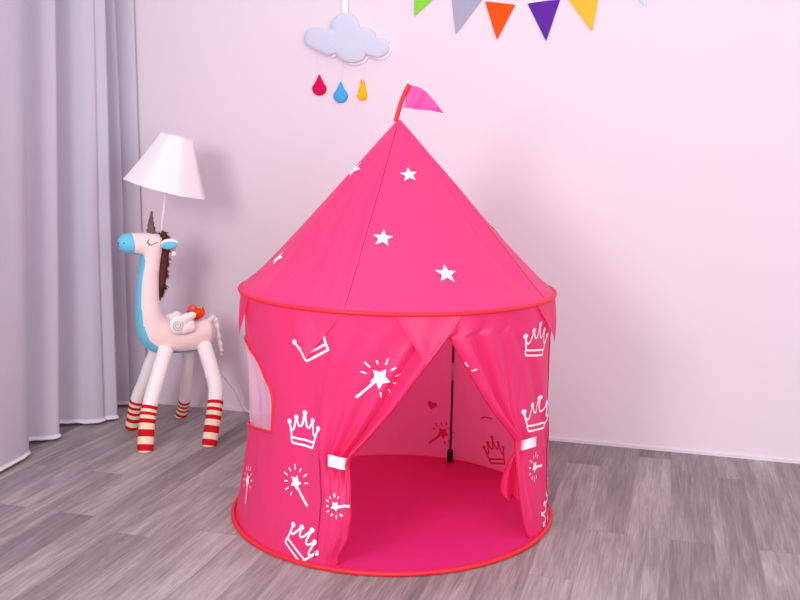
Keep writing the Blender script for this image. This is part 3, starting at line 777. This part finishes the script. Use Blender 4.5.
mb = MB(); mb.ellipsoid(bp(193.2, 308.2, lt_+.016), -E1*.0045, UP*.0045, NL*.003, 12, 8); mb.ellipsoid(bp(193.2, 308.2, lt_+.0185), -E1*.0018, UP*.0018, NL*.002, 8, 6); obj('eye', mb, 'spiral', hd, root=bird)
mb = MB(); mb.ellipsoid(bp(196, 318, lt_), -E1*4.5*SC, UP*1.8*SC, NL*.012, 14, 8); obj('foot', mb, 'dkred', bird)

# ------------------------------------------------------------------ things on the wall
def wp(q, off): return on_wall(q[0], q[1], off)
def pillow(mb, outl, cpx, off, T, dx=0, dy=0, back=.0):
    """domed felt piece; outl in pixels traced at this wall distance, thickness T out of the wall"""
    c = wp(cpx, off)+WX*dx+UP*dy; o = [wp(q, off)+WX*dx+UP*dy for q in outl]; n = len(o)
    prof = [(1, back), (1, T*.25), (.985, T*.5), (.94, T*.72), (.8, T*.9), (.55, T), (.3, T*1.02), (.02, T*1.03)]
    rows = [[c+(v-c)*s+WN*h for v in o] for s, h in prof]; mb.grid(rows, closed=True, cap=True)
CL = [(304.7, 37), (307, 30.5), (314, 27.8), (323, 28.2), (331, 29.3), (331.8, 23), (337.5, 16), (345.5, 12.8), (353.5, 15.8), (358.5, 21.5), (360.6, 27.9), (365, 27.2), (371, 29.5), (375, 33), (377, 38.7),
      (383, 38.6), (388, 42), (389, 48), (387, 53.5), (380, 57.5), (373, 57), (367, 55.5), (362, 60.8), (352, 63.2), (341, 60), (336, 54), (331, 55.8), (326, 55), (315.7, 50), (308, 46), (305, 42)]
CLc = crom([Vector((x, y, 0)) for x, y in CL], 5, closed=True); CLc = [(v.x, v.y) for v in CLc]
cloud = thing('wall_cloud', 'padded pale grey felt cloud hanging on the wall above the tent', 'wall decoration', wp((347, 63), .0))
mb = MB(); pillow(mb, CLc, (347, 40), .0, .018, .011, -.011); o = obj('backing', mb, 'whitefelt', cloud); o['label'] = 'white felt backing'
mb = MB(); pillow(mb, CLc, (347, 40), .018, .015); o = obj('front', mb, 'greyfelt', cloud); o['label'] = 'pale blue grey felt front'
mb = MB(); a, b = wp((343, 16), .008), wp((341.5, -25), .003); rows = []
for k in range(13):
    c = a.lerp(b, k/12); rows.append([c, c+WX*.024, c+WX*.024+WN*.003, c+WN*.003])
mb.grid(rows, closed=True, cap=True); o = obj('hanging_ribbon', mb, 'whitefelt', cloud, smooth=False)
def drop_outline(cx, ty, by, w, split=0):
    h = by-ty; R = w/2; cy = by-R; out = []
    for k in range(33):
        a = lerp(-.12*pi, 1.12*pi, k/32); out.append((cx+R*cos(a), cy+R*sin(a)))
    L0 = out[-1]; R0 = out[0]
    for k in range(1, 12): 
        t_ = k/12; out.append((lerp(L0[0], cx-(1.2 if split else 0), t_**.8), lerp(L0[1], ty, t_)))
    if split: out += [(cx-1.2, ty), (cx+.1, ty+5), (cx+1.6, ty+.6)]
    else: out.append((cx, ty))
    for k in range(11, 0, -1):
        t_ = k/12; out.append((lerp(R0[0], cx+(1.6 if split else 0), t_**.8), lerp(R0[1], ty, t_)))
    return out
for cx, ty, by, w, mt, lab, sp_, top in ((319.7, 74.3, 95.7, 14, 'f_crim', 'crimson felt raindrop, leftmost of three under the wall cloud', 0, 52), (341, 81.6, 103, 14, 'f_blue', 'blue felt raindrop, lowest and middle one under the wall cloud', 0, 60), (362.8, 79.8, 100.5, 9.5, 'f_yel', 'narrow yellow felt raindrop, nearest the tent tip under the wall cloud', 1, 61)):
    r_ = thing('felt_raindrop', lab, 'wall decoration', wp((cx, by), .0), 'felt raindrops under the cloud')
    mb = MB(); pillow(mb, drop_outline(cx, ty, by, w, sp_), (cx, by-w*.55), .0, .016); obj('drop', mb, mt, r_)
    mb = MB(); mb.tube([wp((cx, ty+1), .016), wp((cx, (ty+top)/2), .018), wp((cx, top), .020)], .0005, 5); obj('thread', mb, 'whitefelt', r_)
# bunting
bun = thing('bunting', 'string of coloured felt triangle pennants across the top of the wall', 'bunting', wp((510, 41), .0))
FL = [((377, -30), (414.8, -22), (396, 12), 'b_pale', 0), ((414.3, -24), (459, -24), (414.7, 16.2), 'b_green', 0), ((451, -8), (483, -1), (456, 34), 'b_grey', 0), ((485, 1.5), (515.5, 4.8), (497.2, 40), 'b_or', 1),
      ((527.5, 3.6), (560.3, -.6), (546.3, 41.2), 'b_pur', 1), ((562, -9), (601.5, -18), (592.2, 31.5), 'b_yel', 0), ((618, -26), (652, -38), (645.5, 7.2), 'b_pale', 0)]
cn = {'b_pale': 'pale blue', 'b_green': 'green', 'b_grey': 'grey', 'b_or': 'orange red', 'b_pur': 'purple', 'b_yel': 'golden yellow'}
for a, b, c, mt, _ in FL:
    if a[0] == 377: continue
    mb = MB(); off = 0; T = .003; rows = []
    P = [wp(q, off) for q in (a, b, c)]
    for k in range(13):
        t_ = k/12*.985; l_, r_ = P[0].lerp(P[2], t_), P[1].lerp(P[2], t_); fr_ = [l_.lerp(r_, j/10)+WN*(.006*sin(pi*j/10)*(1-t_)+.004*t_) for j in range(11)]
        rows.append(fr_+[v+WN*T for v in fr_[::-1]])
    mb.grid(rows, closed=True, cap=True); o = obj('pennant_flag', mb, mt, bun, smooth=False); o['label'] = cn[mt]+' triangular felt pennant'
mb = MB(); sp_ = [wp(q, .0012) for q in ((395, -36), (414.3, -25), (451, -9), (483, -1.5), (500, 3), (516, 4.5), (527, 3.5), (560, -1), (601, -19), (652, -39), (680, -52))]
mb.tube(crom(sp_, 6), .0011, 6); obj('string', mb, 'whitefelt', bun)

# ------------------------------------------------------------------ clean helper props
for o in bpy.data.objects:
    if '_base' in o.keys(): del o['_base']

# ------------------------------------------------------------------ light
def area(name, loc, target, size, power, col=(1, 1, 1), sy=None):
    l = bpy.data.lights.new(name, 'AREA'); l.energy = power; l.color = col[:3]
    if sy: l.shape = 'RECTANGLE'; l.size_y = sy
    l.size = size; o = bpy.data.objects.new(name, l); COL.objects.link(o)
    lo, ta = toR(loc), toR(target); o.location = lo; o.rotation_euler = (ta-lo).to_track_quat('-Z', 'Y').to_euler(); return o
area('key_softbox', (-1.45, -2.7, 1.75), (-.2, .2, .7), .8, 35, (1, .955, .968))
area('fill_softbox', (1.5, -3.6, 1.4), (.1, .3, .6), 2.0, 38, (.965, .965, 1))
area('overhead_softbox', (0, -2.6, 3.3), (0, -.2, .2), 2.4, 12, (1, .99, 1))
w = bpy.data.worlds.new('world'); scene.world = w; w.use_nodes = True
w.node_tree.nodes['Background'].inputs[0].default_value = (.97, .945, .98, 1); w.node_tree.nodes['Background'].inputs[1].default_value = .72

# ------------------------------------------------------------------ camera
cd = bpy.data.cameras.new('camera'); cam = bpy.data.objects.new('camera', cd); COL.objects.link(cam)
cd.sensor_fit = 'HORIZONTAL'; cd.sensor_width = 36; cd.lens = F/800*36; cd.clip_start = .05
fw = toR(ray(400, 300)); p2 = toR(ray(500, 300)); rt = (p2/p2.dot(fw)-fw).normalized(); up = rt.cross(fw)
mt = Matrix((rt, up, -fw)).transposed().to_4x4(); mt.translation = toR(CAM); cam.matrix_world = mt
scene.camera = cam
vs = scene.view_settings; vs.view_transform = 'Standard'; vs.look = 'None'; vs.exposure = .34; vs.gamma = 1; vs.use_curve_mapping = False
